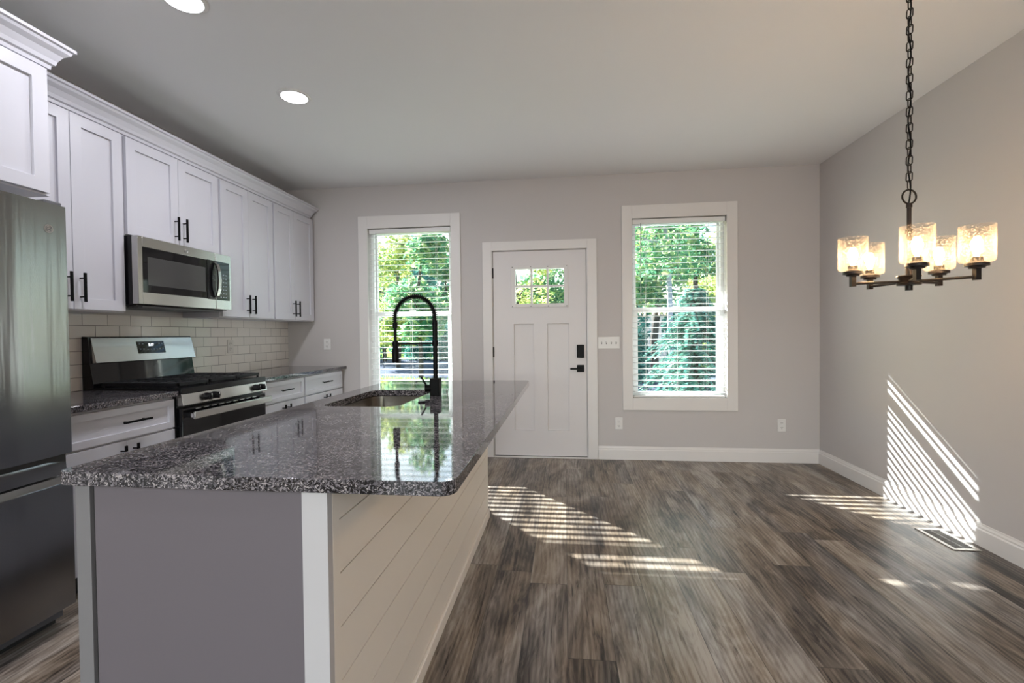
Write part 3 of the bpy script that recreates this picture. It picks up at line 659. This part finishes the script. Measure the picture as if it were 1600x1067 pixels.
tag(MB().lathe([(0, .9205), (.016, .9205), (.019, .918), (.019, .9142)], (-.655, 2.055, 0)).build('sink_hole_cover', m_black), 'round black hole cover on the island countertop near the faucet', 'hole cover')

# ------------------------------------------------------------------ blinds
def blind(X, label, wand_dx):
    x0, x1 = X[0]+.008, X[1]-.008; yc = D+.036
    t = thing('window_blind', label, 'blind', ((x0+x1)/2, yc, ZW[1]-.01), 'white horizontal blinds')
    MB().box(x0, x1, yc-.028, yc+.024, 2.262, 2.306).build('headrail', m_slat, t, bevel=.002)
    s = MB(); z = .648; tl_ = math.radians(3)
    while z < 2.25:
        dz = .025*math.sin(tl_); n0 = [(-.025, -dz), (-.012, -dz*.5+.0012), (0, .0016), (.012, dz*.5+.0012), (.025, dz)]
        poly = [(yc+a, z+b+.0013) for a, b in n0] + [(yc+a, z+b-.0013) for a, b in reversed(n0)]
        s.prism(poly, 'x', x0+.004, x1-.004); z += .0563
    s.build('slats', m_slat, t, smooth=False)
    MB().box(x0+.004, x1-.004, yc-.025, yc+.025, .6005, .618).build('bottom_rail', m_slat, t, bevel=.003)
    wd = x1-x0
    for f in (.15, .5, .82):
        x = x0+wd*f
        for dy in (-.0275, .0275): MB().cyl((x, yc+dy, .61), (x, yc+dy, 2.265), .0011, seg=6).build('ladder_cord', m_cord, t)
        MB().lathe([(.004, yc-.0275), (.004, yc-.0235)], (x, 0, .609), 8, 'y').build('cord_button', m_cord, t)
    MB().cyl((x0+wand_dx, yc-.034, 1.50), (x0+wand_dx, yc-.034, 2.27), .0035, seg=8).build('wand', mat('clear_wand', (.5, .52, .52), .2), t)
blind(LW, 'white slatted blind in the left window behind the faucet', .075)
blind(RW, 'white slatted blind in the right window beside the light switches', .075)

# ------------------------------------------------------------------ outlets, switches, vent, lights
def outlet(x, z, label):
    t = thing('wall_outlet', label, 'outlet', (x, D, z), 'white duplex outlets')
    MB().box(x-.036, x+.036, D-.006, D-.0003, z-.058, z+.058).build('cover_plate', m_plast, t, bevel=.003)
    r = MB()
    for dz in (-.022, .022): r.lathe([(0, D-.008), (.016, D-.008), (.0165, D-.006)], (x, 0, z+dz), 20, 'y')
    ro_ = r.build('receptacle', m_plast, t); s = MB()
    for dz in (-.022, .022):
        s.box(x-.008, x-.0055, D-.0086, D-.0079, z+dz-.002, z+dz+.008).box(x+.0055, x+.008, D-.0086, D-.0079, z+dz-.002, z+dz+.008).lathe([(.003, D-.0086), (.003, D-.0079)], (x, 0, z+dz-.009), 10, 'y')
    s.build('slot', m_slot, ro_)
outlet(.512, .348, 'white duplex outlet low on the wall below the right window')
outlet(1.996, .347, 'white duplex outlet low on the wall near the right corner')
outlet(-2.448, 1.137, 'white duplex outlet above the counter, left of the left window')
t = thing('wall_outlet', 'beige duplex outlet set in the tile backsplash right of the range', 'outlet', (XL+.009, 3.685, 1.144), 'white duplex outlets')
m_beige = mat('beige_plastic', (.62, .59, .555), .3)
MB().box(XL+.0093, XL+.015, 3.649, 3.721, 1.086, 1.202).build('cover_plate', m_beige, t, bevel=.003)
r = MB()
for dz in (-.022, .022): r.lathe([(0, XL+.017), (.016, XL+.017), (.0165, XL+.015)], (0, 3.685, 1.144+dz), 20, 'x')
rr = r.build('receptacle', m_beige, t); s = MB()
for dz in (-.022, .022): s.box(XL+.0169, XL+.0176, 3.677, 3.6795, 1.142+dz, 1.152+dz).box(XL+.0169, XL+.0176, 3.6905, 3.693, 1.142+dz, 1.152+dz)
s.build('slot', m_slot, rr)
sw = thing('switch_plate', 'white four-gang light switch plate between the door and the right window', 'light switch', (.42, D, 1.129))
MB().box(.318, .526, D-.006, D-.0003, 1.071, 1.187).build('cover_plate', m_plast, sw, bevel=.003)
for k in range(4):
    x = .353+k*.046; q = MB().box(x-.005, x+.005, D-.0068, D-.0055, 1.117, 1.141).build('switch_toggle', m_slot, sw)
    MB().prism([(D-.006, 1.123), (D-.006, 1.135), (D-.018, 1.142), (D-.018, 1.136)], 'x', x-.0035, x+.0035).build('toggle_lever', m_plast, q)
fv = thing('floor_register', 'bronze floor vent register by the right baseboard', 'floor vent', (2.20, 2.94, 0))
vx0, vx1, vy0, vy1 = 2.128, 2.270, 2.790, 3.080
v = MB(); v.box(vx0, vx0+.022, vy0, vy1, 0, .005).box(vx1-.022, vx1, vy0, vy1, 0, .005).box(vx0+.022, vx1-.022, vy0, vy0+.022, 0, .005).box(vx0+.022, vx1-.022, vy1-.022, vy1, 0, .005)
v.build('register_frame', m_vent, fv, bevel=.002); v = MB(); v.box(vx0+.02, vx1-.02, vy0+.02, vy1-.02, .0003, .0010)
v.build('duct_opening', m_slot, fv); v = MB()
for k in range(22): y = vy0+.028+k*.0109; v.box(vx0+.021, vx1-.021, y, y+.0035, .001, .0045)
v.box((vx0+vx1)/2-.003, (vx0+vx1)/2+.003, vy0+.02, vy1-.02, .001, .0047); v.build('louver', m_ventslat, fv)

def downlight(x, y, label, k=1):
    t = thing('recessed_light', label, 'ceiling light', (x, y, H), 'recessed ceiling lights')
    MB().lathe([(.098, H-.0005), (.095, H-.006), (.078, H-.010), (.076, H-.002)], (x, y, 0), 40).build('trim_ring', m_plast, t)
    MB().lathe([(0, H-.012), (.060, H-.012), (.076, H-.0075), (.076, H-.002)], (x, y, 0), 40).build('diffuser', m_led, t)
    l = bpy.data.lights.new('recessed_lamp', 'AREA'); l.shape = 'DISK'; l.size = .13; l.energy = DOWNLIGHT_W*k; l.color = (.92, .92, 1)
    o = bpy.data.objects.new('recessed_lamp', l); COL.objects.link(o); o.location = (x, y, H-.016); o.parent = t; o.matrix_parent_inverse = Matrix.Translation(t.location).inverted()
downlight(-1.685, 2.765, 'round recessed ceiling light over the aisle before the range')
downlight(-1.685, 1.912, 'round recessed ceiling light cut off by the top edge of the photo')
for (x, y) in ((-1.685, .5), (-1.5, -2.4), (.6, -2.4)): downlight(x, y, 'round recessed ceiling light out of view, added as fill light', 1 if y > 0 else 4)  # unseen fill lamps; rear pair stronger to lift ceiling and walls

# chandelier
hx, hy, zh = 1.337, 1.968, 1.412
ch = thing('chandelier', 'dark bronze five-light chandelier with seeded glass shades', 'chandelier', (hx, hy, H))
MB().lathe([(0, H-.030), (.02, H-.030), (.05, H-.022), (.064, H-.006), (.064, H-.0003)], (hx, hy, 0)).build('canopy', m_bronze, ch)
cn = MB(); zt, zb = H-.028, 1.772; nl = 30; pt = (zt-zb)/nl
for k in range(nl):
    zc_ = zb+pt*(k+.5); a = (PI/2 if k % 2 else 0)+.5; hl, hw = pt*.5+.0035, .0105; pts = []
    for q in range(16):
        an = 2*PI*q/16; sx = math.cos(an)*hw; sz = math.sin(an)*hw + (hl-hw)*(1 if math.sin(an) > 0 else -1)
        pts.append((hx+sx*math.cos(a), hy+sx*math.sin(a), zc_+sz))
    cn.tube(pts, .0022, 6, closed=True)
cn.build('chain', m_bronze, ch)
MB().tube([(hx+.004*math.sin(k*.9), hy+.004*math.cos(k*.9), 1.71+(H-.03-1.71)*k/40) for k in range(41)], .0028, 6).build('power_cord', m_black, ch)
rgm = MB(); rgm.tube([(hx+.027*math.cos(2*PI*k/28)*.9935, hy+.027*math.cos(2*PI*k/28)*.1137, 1.742+.027*math.sin(2*PI*k/28)) for k in range(28)], .0034, 8, closed=True); rgm.build('hanging_ring', m_bronze, ch)
MB().cyl((hx, hy, 1.43), (hx, hy, 1.700), .0075).cyl((hx, hy, 1.60), (hx, hy, 1.615), .012).cyl((hx, hy, 1.700), (hx, hy, 1.716), .010).cyl((hx, hy, 1.43), (hx, hy, 1.485), .0105).build('stem', m_bronze, ch)
MB().lathe([(0, zh-.034), (.012, zh-.034), (.012, zh-.016), (.038, zh-.014), (.040, zh-.006), (.030, zh-.002), (.034, zh+.014), (.040, zh+.020), (.038, zh+.024), (0, zh+.026)], (hx, hy, 0)).build('hub', m_bronze, ch)
for k in range(5):
    an = math.radians(20+6.5+72*k); RA_ = .188; ca, sa = math.cos(an), math.sin(an); x, y = hx+RA_*ca, hy+RA_*sa
    arm = MB(); arm.cyl((hx+.03*ca, hy+.03*sa, zh), (x-.004*ca, y-.004*sa, zh), .0055, seg=12); arm.box(x-.0085, x+.0085, y-.0085, y+.0085, zh-.012, zh+.034); ao = arm.build('arm', m_bronze, ch)
    MB().lathe([(0, zh+.030), (.022, zh+.030), (.024, zh+.036), (.034, zh+.038), (.034, zh+.048), (.024, zh+.051), (.024, zh+.052), (.0165, zh+.054), (.0165, zh+.070), (0, zh+.070)], (x, y, 0)).build('socket_cup', m_bronze, ao)
    z0 = zh+.050; sh = MB().lathe([(.026, z0), (.044, z0+.002), (.0495, z0+.007), (.0505, z0+.014), (.0505, z0+.132), (.0478, z0+.132), (.0478, z0+.014), (.043, z0+.006), (.026, z0+.004)], (x, y, 0), 36)
    sh.build('glass_shade', m_seed, ao)
    zb_ = zh+.070; bl = MB().lathe([(.011, zb_), (.013, zb_+.008), (.019, zb_+.022), (.0265, zb_+.040), (.0285, zb_+.052), (.026, zb_+.066), (.017, zb_+.077), (0, zb_+.081)], (x, y, 0), 20)
    bl.build('bulb', m_bulbglass, ao)
    MB().lathe([(0, zb_+.008), (.009, zb_+.012), (.015, zb_+.030), (.0175, zb_+.046), (.013, zb_+.060), (0, zb_+.068)], (x, y, 0), 14).build('filament', m_bulb, ao)

# ------------------------------------------------------------------ outdoors
GZ = -.40
struct(MB().box(-60, 60, D+T, 90, GZ-.3, GZ).build('ground', m_drive))
def patch(name, poly, z, m_, label=None): return struct(MB().prism(poly, 'z', GZ-.01, z).build(name, m_))
patch('lawn', [(-30, D+2.2), (1.2, D+2.2), (1.2, 10.0), (-3.4, 15.2), (-9, 17.2), (-30, 18.5)], GZ+.02, m_lawn)
patch('lawn_far', [(-40, 30.5), (-8, 29.5), (3, 21.5), (30, 19), (30, 60), (-40, 60)], GZ+.03, m_lawn)
struct(MB().box(-5, 4, D+T, D+2.1, -.30, -.06).build('porch_floor', m_wood))
pr = MB(); pr.box(-5, 4.5, D+T, 6.23, 2.90, 3.0).box(-5, 4.5, 6.12, 6.23, 2.76, 2.90); struct(pr.build('porch_roof', m_wood))

def leaves(n, blobs, size, asp=1.6):
    q = MB()
    for _ in range(n):
        (cx, cy, cz, rx, ry, rz) = random.choice(blobs)
        while True:
            x, y, z = (random.uniform(-1, 1) for _ in range(3)); d = x*x+y*y+z*z
            if .12 < d <= 1: break
        p = Vector((cx+x*rx, cy+y*ry, cz+z*rz)); a = Vector((random.gauss(0, 1), random.gauss(0, 1), random.gauss(0, .7))).normalized(); b = a.orthogonal().normalized(); b.rotate(Matrix.Rotation(random.uniform(0, 2*PI), 3, a))
        s = size*random.uniform(.6, 1.3)
        q.add([p-a*s*asp*.5, p+b*s*.35, p+a*s*asp*.5, p-b*s*.35], [(0, 1, 2, 3)])
    return q
def crown_blobs(n, r, z0, z1, fl=.75):
    o = []
    for _ in range(n):
        a = random.uniform(0, 2*PI); t = random.random(); rr = r*random.uniform(.2, .75)*(1-.35*abs(2*t-1)); s = r*random.uniform(.30, .50)
        o.append((rr*math.cos(a), rr*math.sin(a), z0+(z1-z0)*t, s, s, s*fl))
    return o
def tree(x, y, hgt, r, lm, bark, label, z0=.25, n=3200, size=.17, lean=0, trunk_r=.13, group='trees beyond the driveway', nb=16, cat='tree', name='broadleaf_tree'):
    t = thing(name, label, cat, (0, 0, 0), group)
    tr = MB(); top = hgt*.82
    tr.tube([(lean*k/5+.08*math.sin(k*1.7+x), .06*math.cos(k*2.1+y), top*k/5) for k in range(6)], [trunk_r*(1-.13*k) for k in range(6)], 9)
    for k in range(7):
        a = random.uniform(0, 2*PI); zz = hgt*random.uniform(max(.3, z0), .75); f = zz/top; L = r*random.uniform(.5, .85)
        p0 = Vector((lean*f, 0, zz)); tr.tube([p0, p0+Vector((math.cos(a)*L*.5, math.sin(a)*L*.5, L*.25)), p0+Vector((math.cos(a)*L, math.sin(a)*L, L*.35))], [trunk_r*.35, trunk_r*.22, trunk_r*.08], 6)
    tr.build('trunk', bark, t)
    bl = crown_blobs(nb, r, hgt*z0, hgt*.95); bl = [(b[0]+lean*.8, *b[1:]) for b in bl]
    leaves(n, bl, size).build('foliage', lm, t, smooth=False)
    t.location = (x, y, GZ)
    return t
# seen through the left window
tree(-8.3, 22.5, 7.0, 2.1, m_lyel, m_bark, 'yellow-green tree seen in the left half of the left window', z0=.2, n=4200)
tree(-5.5, 17.0, 6.4, 1.65, m_lgrn, m_bark, 'green tree seen in the right half of the left window', z0=.25, n=3600, trunk_r=.10)
tree(-11.2, 27.6, 6.8, 2.4, m_lgrn, m_bark, 'taller green tree behind the yellow-green tree outside the left window', z0=.15, n=3400, size=.2)
tree(-8.6, 33.2, 7.6, 2.7, m_lgrn, m_bark, 'hazy green tree far across the drive outside the left window', z0=.1, n=7000, size=.24)
tree(-13.4, 41.0, 10.5, 3.8, m_ltea, m_bark, 'blue-green tree at the far left behind all others outside the left window', z0=.06, n=8000, size=.32, nb=26)
tree(-18.5, 36.5, 9.0, 2.4, m_lgrn, m_bark, 'distant green tree at the left edge of the left window', z0=.06, n=5000, size=.28)
# seen through the door lite
tree(-2.2, 21.0, 7.5, 2.2, m_lyel, m_bark, 'yellow-green tree seen through the left panes of the door', z0=.2, n=3600)
tree(-1.3, 32.0, 9.0, 3.3, m_lgrn, m_barkp, 'green tree seen through the right panes of the door', z0=.1, n=8000, size=.25, nb=24)
# seen through the right window
tree(3.15, 13.6, 8.2, 1.7, m_lgrn, m_barkp, 'leaning pale-barked tree in the middle of the right window', z0=.36, n=3000, size=.14, lean=-.45, trunk_r=.10)
tree(3.30, 17.4, 8.0, 1.8, m_lgrn, m_bark, 'dark-trunked tree in the left part of the right window', z0=.34, n=3000, trunk_r=.16, lean=.15)
tree(5.85, 21.3, 8.0, 1.8, m_lgrn, m_bark, 'dark-trunked tree to the right of the pale trunk', z0=.34, n=3000, trunk_r=.17)
tree(3.9, 25.6, 8.2, 2.3, m_lyel, m_bark, 'yellow tree glowing behind the trunks in the right window', z0=.08, n=4200, size=.2)
tree(8.5, 26.2, 8.2, 2.3, m_lyel, m_bark, 'yellow-green tree at the right edge of the right window', z0=.08, n=4200, size=.2)
tree(6.4, 33.0, 10.5, 3.2, m_lgrn, m_bark, 'tall green tree farthest behind in the right window', z0=.06, n=7500, size=.27)
def shrub(x, y, r, h, lm, label, n=2600, size=.14, group='evergreen shrubs along the drive'):
    t = thing('evergreen_shrub', label, 'shrub', (0, 0, 0), group)
    MB().tube([(0, 0, 0), (.04, .02, h*.35), (0, .05, h*.6)], [.06, .045, .02], 7).build('stem', m_bark, t)
    bl = [(random.uniform(-.45, .45)*r, random.uniform(-.45, .45)*r, h*random.uniform(.14, .72), r*.5, r*.5, h*.26) for _ in range(9)]
    leaves(n, bl, size).build('foliage', lm, t, smooth=False); t.location = (x, y, GZ)
for (x, y, r, h, l) in ((-5.0, 27.2, 1.2, 2.5, 'evergreen shrub at the lower right of the left window'), (-12.6, 35.6, 1.3, 3.0, 'farthest evergreen shrub at the left of the left window'), (-14.0, 32.0, 1.6, 2.8, 'leftmost dark evergreen shrub across the drive in the left window'), (-9.4, 29.2, 1.1, 2.3, 'dark evergreen shrub left of the faucet neck in the left window'),
                        (-7.4, 28.6, 1.1, 2.7, 'dark evergreen shrub right of the faucet neck in the left window'), (-2.0, 17.2, 1.3, 2.2, 'evergreen shrub below the left panes of the door'), (.5, 19.5, 1.4, 2.4, 'evergreen shrub below the right panes of the door'),
                        (2.20, 15.5, .72, 2.7, 'evergreen shrub at the left side of the right window'), (3.75, 15.6, .72, 2.8, 'evergreen shrub at the foot of the pale trunk'), (5.2, 15.4, .68, 2.7, 'evergreen shrub at the right side of the right window')):
    shrub(x, y, r, h, m_ltea, l)
# drooping conifer close outside the right window
def conifer(x, y, hgt, r, label):
    t = thing('drooping_conifer', label, 'conifer', (0, 0, 0))
    MB().tube([(0, 0, 0), (.03, 0, hgt*.5), (0, .02, hgt)], [.07, .05, .01], 8).build('trunk', m_bark, t)
    q = MB(); br = MB()
    for k in range(180):
        f = random.random()**.8; zz = hgt*(.10+.9*f); a = random.uniform(0, 2*PI); L = r*(1-f*.82)*random.uniform(.7, 1.1); pts = []
        for j in range(9):
            u = j/8; pts.append(Vector((math.cos(a)*L*u, math.sin(a)*L*u, max(.05, zz+.18*L*u-.62*L*u*u))))
        br.tube(pts, [.010*(1-.09*j) for j in range(9)], 5)
        for j in range(1, 9):
            for _ in range(14):
                u = random.random(); p = pts[j-1].lerp(pts[j], u); sd = random.choice((-1, 1)); dirv = Vector((math.cos(a+sd*1.0), math.sin(a+sd*1.0), random.uniform(-.6, .1))).normalized()
                ll = .17*(1.15-j/12)*random.uniform(.6, 1.2); wv_ = dirv.cross(Vector((0, 0, 1))).normalized()*.016+Vector((0, 0, .006))
                q.add([p-wv_*.4, p+dirv*ll*.5-wv_, p+dirv*ll, p+dirv*ll*.5+wv_], [(0, 1, 2, 3)])
    br.build('branch', m_bark, t); q.build('foliage', m_lcon, t, smooth=False); t.location = (x, y, GZ)
conifer(2.50, 9.3, 2.45, 1.7, 'drooping blue-green conifer close outside the right window')
fe = MB()
for k in range(14): fe.box(2.55+k*.16, 2.55+k*.16+.145, 20.0, 20.03, GZ, 1.98)
fe.box(2.55, 4.8, 20.03, 20.07, .2, .3).box(2.55, 4.8, 20.03, 20.07, 1.5, 1.6)
tag(fe.build('wooden_fence', m_fence), 'pale wooden fence far outside, seen low in the right window', 'fence')
gr = MB()
for _ in range(5200):
    y = random.uniform(10.5, 17); x = random.uniform(-.50*y, -.20*y)
    if y > 15.2-(x+3.4)*.36+.5: continue
    hgt = random.uniform(.05, .13); a = random.uniform(0, 2*PI); dx, dy = math.cos(a)*.012, math.sin(a)*.012; lx_, ly_ = random.uniform(-.05, .05), random.uniform(-.05, .05)
    gr.add([(x-dx, y-dy, GZ+.02), (x+dx, y+dy, GZ+.02), (x+lx_, y+ly_, GZ+.02+hgt)], [(0, 1, 2)])
tag(gr.build('lawn_grass', m_grass, smooth=False), 'sunlit yellow-green grass below the left window', 'grass', kind='stuff')
